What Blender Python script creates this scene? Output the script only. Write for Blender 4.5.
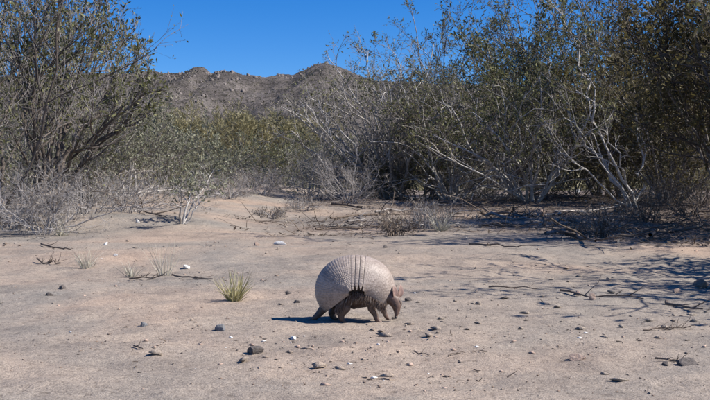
import bpy, bmesh, math
import numpy as np
from mathutils import Vector, Matrix
R = math.radians
for o in list(bpy.data.objects): bpy.data.objects.remove(o)
scene = bpy.context.scene
col = scene.collection

# ------------------------------------------------------------------ camera
CAM_H, FPX, HOR = 0.37, 975.0, 205.0
cd = bpy.data.cameras.new('camera'); cam = bpy.data.objects.new('camera', cd); col.objects.link(cam)
cam.location = (0, 0, CAM_H)
cam.rotation_euler = (R(90) - math.atan((200 - HOR) / FPX), 0, 0)
cd.sensor_width = 36; cd.lens = 36 * FPX / 710; cd.clip_start = 0.05; cd.clip_end = 8000
scene.camera = cam
scene.render.resolution_x, scene.render.resolution_y = 1024, 577

# ------------------------------------------------------------------ light
SUN_EL, SUN_AZ = 44.0, 97.0            # azimuth from +Y towards +X: sun to the right, a touch behind the camera
w = bpy.data.worlds.new('World'); scene.world = w; w.use_nodes = True
wn = w.node_tree
sky = wn.nodes.new('ShaderNodeTexSky'); sky.sky_type = 'NISHITA'; sky.sun_disc = False
sky.sun_elevation = R(SUN_EL); sky.sun_rotation = R(SUN_AZ)
sky.altitude = 1500; sky.air_density = 1.0; sky.dust_density = 0.0; sky.ozone_density = 5.0
hs = wn.nodes.new('ShaderNodeHueSaturation'); hs.inputs['Saturation'].default_value = 1.36; hs.inputs['Hue'].default_value = .511
bg = wn.nodes['Background']; bg.inputs['Strength'].default_value = 0.08
wn.links.new(sky.outputs[0], hs.inputs['Color']); wn.links.new(hs.outputs[0], bg.inputs['Color'])
sd = bpy.data.lights.new('sun', 'SUN'); sd.energy = 4.4; sd.angle = R(0.53); sd.color = (1.0, 0.945, 0.87)
sun = bpy.data.objects.new('sun', sd); col.objects.link(sun)
sv = Vector((math.cos(R(SUN_EL)) * math.sin(R(SUN_AZ)), math.cos(R(SUN_EL)) * math.cos(R(SUN_AZ)), math.sin(R(SUN_EL))))
sun.rotation_euler = sv.to_track_quat('Z', 'Y').to_euler(); sun.location = sv * 30
scene.view_settings.view_transform = 'Standard'; scene.view_settings.look = 'None'
scene.view_settings.exposure = 0.88; scene.view_settings.gamma = 1.0
scene.view_settings.use_curve_mapping = False
scene.render.engine = 'CYCLES'

# ------------------------------------------------------------------ helpers
def tag(o, label=None, cat=None, group=None, kind=None):
    if label: o['label'] = label
    if cat: o['category'] = cat
    if group: o['group'] = group
    if kind: o['kind'] = kind
    return o
def obj(name, me, mat, parent=None):
    o = bpy.data.objects.new(name, me); col.objects.link(o)
    if mat is not None:
        me.materials.clear(); me.materials.append(mat)
    if parent is not None: o.parent = parent
    return o
def empty(name, loc, label, cat, group=None):
    o = bpy.data.objects.new(name, None); col.objects.link(o); o.location = loc
    o.empty_display_size = .1
    return tag(o, label, cat, group)
def np_mesh(name, V, F, smooth=False):
    """V (n,3), F (m,k) with constant k"""
    V = np.ascontiguousarray(V, dtype=np.float32); F = np.ascontiguousarray(F, dtype=np.int32)
    me = bpy.data.meshes.new(name)
    me.vertices.add(len(V)); me.vertices.foreach_set('co', V.ravel())
    m, k = F.shape
    me.loops.add(m * k); me.loops.foreach_set('vertex_index', F.ravel())
    me.polygons.add(m); me.polygons.foreach_set('loop_start', np.arange(0, m * k, k, dtype=np.int32))
    if smooth: me.polygons.foreach_set('use_smooth', np.ones(m, dtype=bool))
    me.update(calc_edges=True); me.validate(verbose=False)
    return me
class Geo:
    def __init__(s): s.V = []; s.F = []; s.n = 0
    def add(s, V, F):
        s.V.append(V); s.F.append(F + s.n); s.n += len(V)
    def mesh(s, name, smooth=False): return np_mesh(name, np.concatenate(s.V), np.concatenate(s.F), smooth)
def unit(a): return a / np.maximum(np.linalg.norm(a, axis=-1, keepdims=True), 1e-9)
def tubes(P, Rd, sides):
    """P (M,N,3), Rd (M,N) -> quads"""
    M, N, _ = P.shape
    T = np.empty_like(P); T[:, 1:-1] = P[:, 2:] - P[:, :-2]; T[:, 0] = P[:, 1] - P[:, 0]; T[:, -1] = P[:, -1] - P[:, -2]
    T = unit(T)
    ref = np.where(np.abs(T[:, :1, 2:3]) > .8, np.array([1., .2, 0]), np.array([.1, .15, 1.]))
    A = unit(np.cross(T, np.broadcast_to(ref, T.shape))); B = np.cross(T, A)
    an = np.arange(sides) * 2 * np.pi / sides
    V = P[:, :, None, :] + Rd[:, :, None, None] * (A[:, :, None, :] * np.cos(an)[:, None] + B[:, :, None, :] * np.sin(an)[:, None])
    idx = np.arange(M * N * sides).reshape(M, N, sides)
    a = idx[:, :-1, :]; b = np.roll(a, -1, 2); d = idx[:, 1:, :]; c = np.roll(d, -1, 2)
    return V.reshape(-1, 3), np.stack([a, b, c, d], -1).reshape(-1, 4)
def grow(S, D, L, npts, wander, up, rng):
    M = len(S); P = np.empty((M, npts, 3)); P[:, 0] = S; d = unit(D)
    step = (L / (npts - 1))[:, None]
    for i in range(1, npts):
        d = unit(d + rng.normal(0, wander, (M, 3)) + np.array([0, 0, up]))
        P[:, i] = P[:, i - 1] + d * step
    return P
def children(P, k, t0, t1, ang, rng):
    """pick k starts on every parent polyline; returns starts, dirs, t, parent idx"""
    M, N, _ = P.shape
    t = (np.arange(k)[None, :] + rng.random((M, k))) / k * (t1 - t0) + t0
    f = t * (N - 1); i = np.minimum(f.astype(int), N - 2); fr = (f - i)[..., None]
    m = np.arange(M)[:, None]
    S = P[m, i] * (1 - fr) + P[m, i + 1] * fr
    T = unit(P[m, i + 1] - P[m, i])
    rnd = unit(np.cross(T, rng.normal(0, 1, T.shape)))
    a = ang * (0.6 + 0.8 * rng.random((M, k)))[..., None]
    D = T * np.cos(a) + rnd * np.sin(a)
    return S.reshape(-1, 3), D.reshape(-1, 3), t.reshape(-1), np.repeat(np.arange(M), k)
def leaves(P, per, t0, size, asp, along, rng, keep=None):
    S, D, t, pi = children(P, per, t0, 1.02, 0.9, rng)
    if keep is not None:
        m = keep(S, rng); S, D = S[m], D[m]
    n = len(S)
    D = unit(D * along + unit(rng.normal(0, 1, (n, 3))) * (1 - along) + np.array([0, 0, .15]))
    L = size * (.4 + 1.3 * rng.random(n) ** 1.6)[:, None]
    W = unit(np.cross(D, rng.normal(0, 1, (n, 3)))) * L * asp * .5
    S = S + rng.normal(0, .004, S.shape)
    V = np.stack([S, S + D * L * .5 + W, S + D * L, S + D * L * .5 - W], 1).reshape(-1, 3)
    return V, np.arange(n * 4).reshape(-1, 4)

# value noise -------------------------------------------------------
_rs = np.random.RandomState(7); _TAB = _rs.rand(512, 512)
def vnoise(x, y):
    xi = np.floor(x).astype(int); yi = np.floor(y).astype(int); fx = x - xi; fy = y - yi
    fx = fx * fx * (3 - 2 * fx); fy = fy * fy * (3 - 2 * fy)
    g = lambda a, b: _TAB[a & 511, b & 511]
    return (g(xi, yi) * (1 - fx) + g(xi + 1, yi) * fx) * (1 - fy) + (g(xi, yi + 1) * (1 - fx) + g(xi + 1, yi + 1) * fx) * fy - .5
def fbm(x, y, oct=4, gain=.5):
    s = 0; a = 1.
    for i in range(oct):
        s = s + a * vnoise(x * 2 ** i + 17.3 * i, y * 2 ** i + 5.1 * i); a *= gain
    return s
def sstep(a, b, x):
    t = np.clip((x - a) / (b - a), 0, 1); return t * t * (3 - 2 * t)

# ------------------------------------------------------------------ materials
def mat(name): 
    m = bpy.data.materials.new(name); m.use_nodes = True
    return m, m.node_tree, m.node_tree.nodes['Principled BSDF']
def ramp(nt, stops):
    r = nt.nodes.new('ShaderNodeValToRGB'); e = r.color_ramp.elements
    while len(e) < len(stops): e.new(.5)
    for el, (p, c) in zip(e, stops): el.position = p; el.color = (*c, 1) if len(c) == 3 else c
    return r
def noise(nt, scale, detail=4, rough=.6, coord='Object', vec=None, dist=0):
    n = nt.nodes.new('ShaderNodeTexNoise'); n.inputs['Scale'].default_value = scale
    n.inputs['Detail'].default_value = detail; n.inputs['Roughness'].default_value = rough; n.inputs['Distortion'].default_value = dist
    if vec is None:
        tc = nt.nodes.get('TC') or nt.nodes.new('ShaderNodeTexCoord'); tc.name = 'TC'; vec = tc.outputs[coord]
    nt.links.new(vec, n.inputs['Vector']); return n
def mixc(nt, fac, a, b, mode='MIX'):
    n = nt.nodes.new('ShaderNodeMix'); n.data_type = 'RGBA'; n.blend_type = mode
    for s, v in ((n.inputs[0], fac), (n.inputs[6], a), (n.inputs[7], b)):
        if hasattr(v, 'links'): nt.links.new(v, s)
        elif isinstance(v, (int, float)): s.default_value = v
        else: s.default_value = (*v, 1)
    return n.outputs[2]
def bump(nt, bsdf, h, strength, dist):
    b = nt.nodes.new('ShaderNodeBump'); b.inputs['Strength'].default_value = strength; b.inputs['Distance'].default_value = dist
    nt.links.new(h, b.inputs['Height']); nt.links.new(b.outputs[0], bsdf.inputs['Normal']); return b
def foliage_mat(name, stops, trans=.25, rough=.6):
    m, nt, b = mat(name)
    g = nt.nodes.new('ShaderNodeNewGeometry'); r = ramp(nt, stops)
    nt.links.new(g.outputs['Random Per Island'], r.inputs[0]); nt.links.new(r.outputs[0], b.inputs['Base Color'])
    b.inputs['Roughness'].default_value = rough; b.inputs['Specular IOR Level'].default_value = .35
    t = nt.nodes.new('ShaderNodeBsdfTranslucent'); nt.links.new(r.outputs[0], t.inputs['Color'])
    mx = nt.nodes.new('ShaderNodeMixShader'); mx.inputs[0].default_value = trans
    out = nt.nodes['Material Output']
    nt.links.new(b.outputs[0], mx.inputs[1]); nt.links.new(t.outputs[0], mx.inputs[2]); nt.links.new(mx.outputs[0], out.inputs[0])
    return m
def bark_mat(name, a, b_, scale=40):
    m, nt, b = mat(name)
    n = noise(nt, scale, 5, .7); r = ramp(nt, [(.3, a), (.62, b_)])
    nt.links.new(n.outputs[0], r.inputs[0])
    g = nt.nodes.new('ShaderNodeNewGeometry'); v = ramp(nt, [(0, (.6, .6, .6)), (1, (1.25, 1.22, 1.2))])
    nt.links.new(g.outputs['Random Per Island'], v.inputs[0])
    nt.links.new(mixc(nt, 1., r.outputs[0], v.outputs[0], 'MULTIPLY'), b.inputs['Base Color'])
    b.inputs['Roughness'].default_value = .85; b.inputs['Specular IOR Level'].default_value = .2
    bump(nt, b, n.outputs[0], .4, .01); return m
M = {}
M['leaf_dark'] = foliage_mat('dark_leaf', [(0, (.045, .046, .022)), (.45, (.10, .105, .042)), (.8, (.19, .19, .075)), (1, (.30, .29, .14))], .35)
M['leaf_olive'] = foliage_mat('olive_leaf', [(0, (.15, .13, .065)), (.6, (.26, .23, .115)), (1, (.38, .34, .19))])
M['leaf_grey'] = foliage_mat('grey_leaf', [(0, (.11, .115, .075)), (.6, (.19, .195, .125)), (1, (.31, .305, .21))])
M['leaf_brown'] = foliage_mat('brown_leaf', [(0, (.065, .055, .022)), (.6, (.13, .11, .042)), (1, (.21, .17, .07))], .35)
M['leaf_dry'] = foliage_mat('dry_leaf', [(0, (.13, .10, .075)), (.6, (.24, .195, .15)), (1, (.38, .33, .26))], .15)
M['leaf_scrub'] = foliage_mat('scrub_leaf', [(0, (.09, .08, .055)), (.6, (.135, .12, .08)), (1, (.19, .17, .12))], .1)
M['bark_pale'] = bark_mat('pale_bark', (.25, .235, .215), (.50, .48, .45), 30)
M['bark_grey'] = bark_mat('grey_bark', (.12, .11, .105), (.30, .28, .265), 30)
M['bark_dark'] = bark_mat('dark_bark', (.05, .042, .036), (.13, .11, .095), 30)
M['twig_dry'] = bark_mat('dry_twig', (.22, .205, .20), (.43, .41, .40), 20)
M['wood_dead'] = bark_mat('dead_wood', (.06, .045, .035), (.20, .16, .13), 60)
M['wood_pale'] = bark_mat('bleached_wood', (.30, .27, .235), (.5, .46, .42), 60)
M['straw'] = foliage_mat('straw', [(0, (.24, .21, .085)), (.5, (.42, .38, .18)), (1, (.58, .54, .33))], .2)
M['straw_pale'] = foliage_mat('pale_straw', [(0, (.26, .235, .17)), (.5, (.42, .39, .30)), (1, (.56, .53, .44))], .2)

def ground_material():
    m, nt, b = mat('sandy_ground')
    n1 = noise(nt, .55, 5, .6, dist=.6); n2 = noise(nt, 3.2, 6, .65); n3 = noise(nt, 45, 4, .7); n4 = noise(nt, 260, 2, .6)
    c1 = ramp(nt, [(.36, (.228, .208, .184)), (.5, (.286, .241, .200)), (.66, (.352, .268, .208))]); nt.links.new(n1.outputs[0], c1.inputs[0])
    c2 = ramp(nt, [(.32, (.74, .75, .77)), (.52, (1, 1, 1)), (.72, (1.16, 1.14, 1.11))]); nt.links.new(n2.outputs[0], c2.inputs[0])
    c = mixc(nt, 1., c1.outputs[0], c2.outputs[0], 'MULTIPLY')
    c3 = ramp(nt, [(.30, (.5, .48, .46)), (.46, (1, 1, 1)), (.74, (1.2, 1.2, 1.18))]); nt.links.new(n3.outputs[0], c3.inputs[0])
    c = mixc(nt, .8, c, c3.outputs[0], 'MULTIPLY')
    c4 = ramp(nt, [(.34, (.55, .54, .53)), (.62, (1.22, 1.21, 1.2))]); nt.links.new(n4.outputs[0], c4.inputs[0])
    c = mixc(nt, .8, c, c4.outputs[0], 'MULTIPLY')
    # litter-stained soil under the shrubs, stored per vertex as a soil type
    at = nt.nodes.new('ShaderNodeAttribute'); at.attribute_name = 'humus'
    nl = noise(nt, 9, 6, .75); lt = nt.nodes.new('ShaderNodeMath'); lt.operation = 'MULTIPLY_ADD'
    nt.links.new(nl.outputs[0], lt.inputs[0]); lt.inputs[1].default_value = 1.6; lt.inputs[2].default_value = -.95
    ad = nt.nodes.new('ShaderNodeMath'); ad.operation = 'ADD'; ad.use_clamp = True
    nt.links.new(lt.outputs[0], ad.inputs[0]); nt.links.new(at.outputs['Fac'], ad.inputs[1])
    ml = nt.nodes.new('ShaderNodeMath'); ml.operation = 'MULTIPLY'; ml.use_clamp = True
    nt.links.new(ad.outputs[0], ml.inputs[0]); nt.links.new(at.outputs['Fac'], ml.inputs[1])
    c = mixc(nt, ml.outputs[0], c, (.125, .096, .08))
    nt.links.new(c, b.inputs['Base Color']); b.inputs['Roughness'].default_value = .95; b.inputs['Specular IOR Level'].default_value = .15
    b1 = bump(nt, b, n3.outputs[0], .55, .012)
    b2 = nt.nodes.new('ShaderNodeBump'); b2.inputs['Strength'].default_value = .5; b2.inputs['Distance'].default_value = .003
    nt.links.new(n4.outputs[0], b2.inputs['Height']); nt.links.new(b1.outputs[0], b2.inputs['Normal']); nt.links.new(b2.outputs[0], b.inputs['Normal'])
    return m

# ------------------------------------------------------------------ ground
def H(x, y):
    x = np.asarray(x, float); y = np.asarray(y, float)
    h = .055 * fbm(x * .33 + 3, y * .33 + 9, 3) + .028 * fbm(x * 1.3, y * 1.3 + 4, 3)
    d = np.sqrt((x + .0) ** 2 + (y - 3.08) ** 2); h = h * (.3 + .7 * sstep(.3, 2.2, d))
    near = 1 - sstep(11, 20, y)
    h = h + near * (.015 * fbm(x * 3.5, y * 4.5, 3) + .008 * fbm(x * 14, y * 14, 3, .6))
    # shallow wheel rut / erosion steps crossing at the right front
    ed = y - (3.85 + .10 * vnoise(x * 1.7, x * 0 + 3) + .05 * vnoise(x * 7, x * 0 + 8) - .03 * x)
    h = h - .018 * np.exp(-(ed / .05) ** 2) * sstep(.25, .7, x)
    # the clearing climbs gently towards the shrubs, with a low step at their feet
    bank = .034 * np.clip(y - 3.3, 0, 19) * (.85 + .15 * sstep(3, 6, y))
    bank = bank + sstep(11.2, 13.5, y + .9 * fbm(x * .5, y * .3, 3)) * .05
    bank = bank + .10 * sstep(7.7, 8.35, y + .6 * fbm(x * .8, y * .5, 2)) * sstep(-.8, -1.6, x)
    bank = bank + .10 * np.clip(fbm(x * 1.1 + 8, y * 1.1, 3), 0, 1) * sstep(9, 12.5, y) * (1 - sstep(30, 60, y))
    return h + bank + .006 * np.clip(y - 40, 0, 250)
def Hs(x, y): return float(H(np.array([x]), np.array([y]))[0])
def gp(px, py, ymax=60):
    """where the sight line at that spot of the photograph meets the ground"""
    ys = np.concatenate([np.linspace(.8, 14, 3400), np.linspace(14, ymax, 2000)])
    xs = (px - 355) / FPX * ys; zr = CAM_H - (py - HOR) / FPX * ys
    hit = np.where(H(xs, ys) >= zr)[0]
    i = hit[0] if len(hit) else len(ys) - 1
    return np.array([xs[i], ys[i], Hs(xs[i], ys[i])])
def gxy(px, Y):
    Y = Y * 1.2
    x = (px - 355) / FPX * Y; return np.array([x, Y, Hs(x, Y)])
def axis(fine0, fine1, step, g, lo, hi):
    a = list(np.arange(fine0, fine1, step)); s = step; v = a[-1]
    while v < hi: s *= g; v += s; a.append(v)
    s = step; v = a[0]; p = []
    while v > lo: s *= g; v -= s; p.append(v)
    return np.array(p[::-1] + a)
gx = axis(-1.7, 1.9, .018, 1.07, -3500, 3500); gy = axis(1.6, 5.2, .024, 1.038, -60, 4000)
X, Y = np.meshgrid(gx, gy); Z = H(X, Y)
nx, ny = len(gx), len(gy)
idx = np.arange(nx * ny).reshape(ny, nx)
F = np.stack([idx[:-1, :-1], idx[:-1, 1:], idx[1:, 1:], idx[1:, :-1]], -1).reshape(-1, 4)
gme = np_mesh('ground', np.stack([X, Y, Z], -1).reshape(-1, 3), F, True)
def humus(x, y):
    n = fbm(x * .6, y * .6, 4); y = y / 1.16
    a = sstep(6.3, 7.4, y + 1.2 * n) * sstep(-1.3, -.3, x + n) * np.clip(.75 + 1.3 * fbm(x * .9 + 4, y * 2.6, 3), 0, 1) * (1 - .75 * sstep(16, 22, y) * (1 - sstep(-1, 1, x)))
    b = sstep(8, 11, y + n) * sstep(-2.0, -3.0, x + n) * .5
    c = sstep(1.2, 3.2, x + .9 * n) * sstep(4.7, 5.9, y + .8 * n)
    return np.clip(np.maximum(np.maximum(a, b), c), 0, 1)
at = gme.attributes.new('humus', 'FLOAT', 'POINT'); at.data.foreach_set('value', humus(X, Y).ravel().astype(np.float32))
ground = tag(obj('ground', gme, ground_material()), kind='structure')

# ------------------------------------------------------------------ hills
SK = np.array([(-900, 120), (-300, 92), (-60, 84), (60, 80), (140, 78), (165, 78), (185, 78), (196, 72), (204, 73), (213, 80), (222, 76), (233, 76), (242, 79), (254, 83), (268, 83), (280, 80), (292, 80), (303, 76), (313, 70), (325, 67), (338, 71), (352, 78), (375, 86), (430, 88), (520, 92), (700, 96), (1100, 110), (1700, 135)], float)
def hill_h(x, y):
    px = 355 + FPX * x / 520.
    top = CAM_H + (HOR - np.interp(px, SK[:, 0], SK[:, 1])) / FPX * 520.
    rid = 1 - np.abs(2 * fbm(x / 60., y / 110. + 7, 4)); rid = rid - .6
    t = (y - 240) / 280.
    prof = np.where(t < 1, np.clip(t, 0, 1) ** 1.15, 1 - .5 * np.clip((t - 1) / .8, 0, 1))
    body = top * prof
    inside = np.clip(t, 0, 1) * np.clip(1.02 - t, 0, 1) * 4
    return 2.6 + body + inside * (7 * rid + 3.5 * fbm(x / 22., y / 22., 4)) + (1.2 * fbm(x / 9., y / 9., 3) + 1.7 * np.abs(fbm(x / 5., y / 5. + 40, 3))) * np.clip(t * 2, 0, 1) - 4 * (1 - np.clip(t * 6, 0, 1))
hx = axis(-220, 150, 1.5, 1.1, -1500, 1500); hy = np.concatenate([np.arange(235, 540, 2.2), np.arange(545, 760, 12.)])
X, Y = np.meshgrid(hx, hy); Z = hill_h(X, Y)
nx, ny = len(hx), len(hy); idx = np.arange(nx * ny).reshape(ny, nx)
F = np.stack([idx[:-1, :-1], idx[:-1, 1:], idx[1:, 1:], idx[1:, :-1]], -1).reshape(-1, 4)
m, nt, b = mat('rocky_hill')
n1 = noise(nt, .035, 6, .65); n2 = noise(nt, .35, 5, .7); n3 = noise(nt, 1.4, 3, .6)
c1 = ramp(nt, [(.35, (.070, .061, .058)), (.5, (.098, .085, .080)), (.66, (.155, .135, .127))]); nt.links.new(n1.outputs[0], c1.inputs[0])
c2 = ramp(nt, [(.36, (.5, .5, .5)), (.5, (1, 1, 1)), (.68, (1.35, 1.32, 1.3))]); nt.links.new(n2.outputs[0], c2.inputs[0])
c3 = ramp(nt, [(.40, (.5, .55, .42)), (.52, (1, 1, 1)), (.75, (1.2, 1.2, 1.2))]); nt.links.new(n3.outputs[0], c3.inputs[0])
c = mixc(nt, 1., mixc(nt, 1., c1.outputs[0], c2.outputs[0], 'MULTIPLY'), c3.outputs[0], 'MULTIPLY')
nt.links.new(c, b.inputs['Base Color']); b.inputs['Roughness'].default_value = .95; b.inputs['Specular IOR Level'].default_value = .1
bump(nt, b, n2.outputs[0], .8, 1.5)
tag(obj('hills', np_mesh('hills', np.stack([X, Y, Z], -1).reshape(-1, 3), F, False), m), kind='structure')
# scrub dotted over the slope
rng = np.random.RandomState(3); n = 8000
yy = 250 + 270 * rng.rand(n) ** .8; xx = (rng.rand(n) * 560 - 160) / FPX * yy - 40
keep = fbm(xx / 30, yy / 30, 3) + rng.rand(n) * .5 > .02; xx, yy = xx[keep], yy[keep]; n = len(xx)
S = np.stack([xx, yy, hill_h(xx, yy) - .2], -1)
P = np.repeat(S, 6, 0) + rng.normal(0, .5, (n * 6, 3)) * np.repeat(.3 + 1.2 * rng.rand(n) ** 2, 6)[:, None] * np.array([1, 1, .5]); k = len(P)
D = unit(rng.normal(0, 1, (k, 3)) + np.array([0, 0, .9])); L = (.25 + .9 * rng.rand(k) ** 2)[:, None]
W = unit(np.cross(D, rng.normal(0, 1, (k, 3)))) * L * .35
V = np.stack([P, P + D * L * .5 + W, P + D * L, P + D * L * .5 - W], 1).reshape(-1, 3)
tag(obj('hillside_scrub', np_mesh('hillside_scrub', V, np.arange(k * 4).reshape(-1, 4)), M['leaf_scrub']),
    'tiny scattered scrub dotting the brown hillside under the ridge', 'scrub', kind='stuff')
# pale outcrop rocks near the ridge
def rock_mesh(seed, sub=2, flat=.7, rough=.25, smooth=False):
    bm = bmesh.new(); bmesh.ops.create_icosphere(bm, subdivisions=sub, radius=1)
    rg = np.random.RandomState(seed); cuts = [(Vector(unit(rg.normal(0, 1, 3))), .38 + .4 * rg.rand()) for _ in range(10)]
    for v in bm.verts:
        for nrm, dd in cuts:
            e = v.co.dot(nrm) - dd
            if e > 0: v.co -= nrm * e * .85
        v.co *= 1 + rough * .35 * (rg.rand() - .5); v.co.z *= flat
    me = bpy.data.meshes.new('rock'); bm.to_mesh(me); bm.free()
    if smooth:
        for p in me.polygons: p.use_smooth = True
    return me
def stone_mat(name, a, b_):
    m, nt, bs = mat(name); n = noise(nt, 3, 6, .7); r = ramp(nt, [(.35, a), (.65, b_)])
    nt.links.new(n.outputs[0], r.inputs[0]); nt.links.new(r.outputs[0], bs.inputs['Base Color']); bs.inputs['Roughness'].default_value = .9
    bump(nt, bs, n.outputs[0], .5, .05); return m
M['stone_white'] = stone_mat('white_stone', (.55, .53, .50), (.78, .77, .74))
M['stone_grey'] = stone_mat('grey_stone', (.13, .13, .135), (.24, .24, .245))
M['stone_brown'] = stone_mat('brown_stone', (.13, .085, .06), (.28, .20, .15))
M['stone_pink'] = stone_mat('pink_stone', (.30, .21, .16), (.46, .34, .27))
M['stone_dark'] = stone_mat('dark_stone', (.07, .058, .05), (.16, .135, .12))

rng = np.random.RandomState(31); n = 3600
yy = 300 + 225 * rng.rand(n) ** .6; xx = (rng.rand(n) * 420 - 40 - 60) / FPX * yy - 60
kp = np.clip(2.4 * fbm(xx / 35 + 3, yy / 35, 3) + .9 * (yy - 430) / 90, .02, 1) > rng.rand(n); xx, yy = xx[kp], yy[kp]; n = len(xx)
bs = np.array([(1, 0, -.5), (-.5, .87, -.5), (-.5, -.87, -.5), (.8, .5, .5), (-.8, .4, .6), (.1, -.9, .5), (0, 0, 1.)])
tr = np.array([(0, 1, 3), (1, 4, 3), (1, 2, 4), (2, 5, 4), (2, 0, 5), (0, 3, 5), (3, 4, 6), (4, 5, 6), (5, 3, 6)])
V = (bs[None] + rng.normal(0, .25, (n, 7, 3))) * (.25 + .9 * rng.rand(n, 1, 1) ** 4) + np.stack([xx, yy, hill_h(xx, yy) - .05], -1)[:, None, :]
tag(obj('hillside_boulders', np_mesh('hillside_boulders', V.reshape(-1, 3), (tr[None] + 7 * np.arange(n)[:, None, None]).reshape(-1, 3)), stone_mat('hill_rock', (.10, .085, .078), (.21, .18, .165))),
    'rough broken rocks strewn over the ridge of the hill', 'rocks', kind='stuff')
# ------------------------------------------------------------------ shrubs
def shrub(name, label, base, height, n=9, spread=35, lean=(0, 0), k=(7, 6, 5), ang=(.75, .7, .8), leaf=None, bark=('bark_grey', 'bark_grey', 'bark_dark'),
          seed=1, wander=.13, up=(.03, .05, .06), r0=None, rise=.3, ratio=(.5, .45, .42), stems=None, cat='shrub', group=None, footing=.12, sides=(7, 5, 3), t0=.28):
    rng = np.random.RandomState(seed); base = np.asarray(base, float)
    root = empty(name, base, label, cat, group)
    r0 = r0 or .0085 * height ** .8 + .004
    if stems is None:
        az = np.arange(n) * 2.39996 + rng.rand(n) * .8; tl = R(spread) * np.sqrt((np.arange(n) + .5) / n) * (.8 + .4 * rng.rand(n))
        D = np.stack([np.sin(tl) * np.cos(az) + lean[0], np.sin(tl) * np.sin(az) + lean[1], np.cos(tl)], -1)
        S = np.stack([footing * np.sin(tl) * np.cos(az) + rng.normal(0, footing * .2, n), footing * np.sin(tl) * np.sin(az) + rng.normal(0, footing * .2, n), np.full(n, -.04)], -1)
        L0 = height * (.8 + .3 * rng.rand(n)) / np.maximum(np.cos(tl * .8), .5)
        P0 = grow(S, D, L0, 9, wander, up[0], rng)
        # keep the stems that spread flat above the soil
        P0[:, 1:, 2] = np.maximum(P0[:, 1:, 2], .03 + .02 * rng.rand(n, 8))
    else:
        P0 = []
        for s in stems:
            s = np.asarray(s, float); q = np.linspace(0, len(s) - 1, 9)
            p = np.stack([np.interp(q, np.arange(len(s)), s[:, c]) for c in range(3)], -1)
            p[1:-1] = .25 * p[:-2] + .5 * p[1:-1] + .25 * p[2:]
            p[1:] += rng.normal(0, .012 * height, (8, 3)); P0.append(p)
        P0 = np.array(P0); n = len(P0); L0 = np.linalg.norm(np.diff(P0, axis=1), axis=2).sum(1)
    rr = r0 * (.65 + .6 * rng.rand(n))[:, None] * (1 - .72 * np.linspace(0, 1, 9)[None, :])
    st = []
    for i in range(n):
        V, Fq = tubes(P0[i:i + 1], rr[i:i + 1], sides[0]); st.append(obj('stem', np_mesh('stem', V, Fq, True), M[bark[0]], root))
    S, D, t, pi = children(P0, k[0], t0, .98, ang[0], rng)
    L1 = L0[pi] * ratio[0] * (1.15 - .65 * t) * (.6 + .7 * rng.rand(len(t)))
    P1 = grow(S, D, L1, 6, wander * 1.25, up[1], rng); P1[:, :, 2] = np.maximum(P1[:, :, 2], .02)
    ra = (np.interp(t, [0, 1], [.55, .26]) * r0)[:, None] * (1 - .65 * np.linspace(0, 1, 6)[None, :])
    for i in range(n):
        V, Fq = tubes(P1[pi == i], ra[pi == i], sides[1]); tag(obj('branches', np_mesh('branches', V, Fq, True), M[bark[1]], st[i]), kind='stuff')
    S, D, t, pi = children(P1, k[1], .15, 1., ang[1], rng)
    L2 = L1[pi] * ratio[1] * (1.2 - .5 * t) * (.6 + .8 * rng.rand(len(t)))
    P2 = grow(S, D, L2, 4, wander * 1.5, up[2], rng); P2[:, :, 2] = np.maximum(P2[:, :, 2], .012)
    g = Geo(); g.add(*tubes(P2, (r0 * .17) * np.ones((len(P2), 1)) * (1 - .6 * np.linspace(0, 1, 4)[None, :]), sides[2]))
    last = P2
    if k[2]:
        S, D, t, pi = children(P2, k[2], .1, 1., ang[2], rng)
        L3 = L2[pi] * ratio[2] * (1.2 - .4 * t) * (.6 + .8 * rng.rand(len(t)))
        P3 = grow(S, D, L3, 2, wander * 1.6, up[2], rng)
        P3[:, :, 2] = np.maximum(P3[:, :, 2], .008)
        g.add(*tubes(P3, (r0 * .095) * np.ones((len(P3), 1)) * (1 - .5 * np.linspace(0, 1, 2)[None, :]), 3)); last = P3
    tag(obj('twigs', g.mesh('twigs'), M[bark[2]], root), kind='stuff')
    if leaf:
        zlo = rise * height
        kp = lambda S, rg: rg.rand(len(S)) < np.clip((S[:, 2] - zlo * .35) / (zlo + .01), leaf.get('low', .05), 1)
        V, Fq = leaves(last, leaf['n'], leaf.get('t0', .1), leaf['size'], leaf.get('asp', .45), leaf.get('along', .5), rng, kp)
        tag(obj('foliage', np_mesh('foliage', V, Fq), M[leaf['mat']], root), kind='stuff')
    return root
def copy_tree(o, parent=None):
    c = o.copy(); col.objects.link(c); c.parent = parent
    for ch in list(o.children): copy_tree(ch, c)
    return c
def copy_shrub(src, label, base, scale, turn):
    c = copy_tree(src); c.location = base; c.scale = (scale,) * 3; c.rotation_euler = (0, 0, turn); c['label'] = label
    return c
def W(px, py, Y, base):   # a point of a stem: at that spot of the photograph, at distance Y, relative to the plant's foot
    Y = Y * 1.2
    return ((px - 355) / FPX * Y - base[0], Y - base[1], CAM_H - (py - HOR) / FPX * Y - base[2])

GL = 'leafy shrubs on the left'; GR = 'tall shrubs on the right'; GM = 'olive shrubs in the gap below the hill'; GD = 'dry leafless bushes'
LD = dict(n=7, size=.031, asp=.36, mat='leaf_dark', along=.7, t0=.3)
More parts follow.
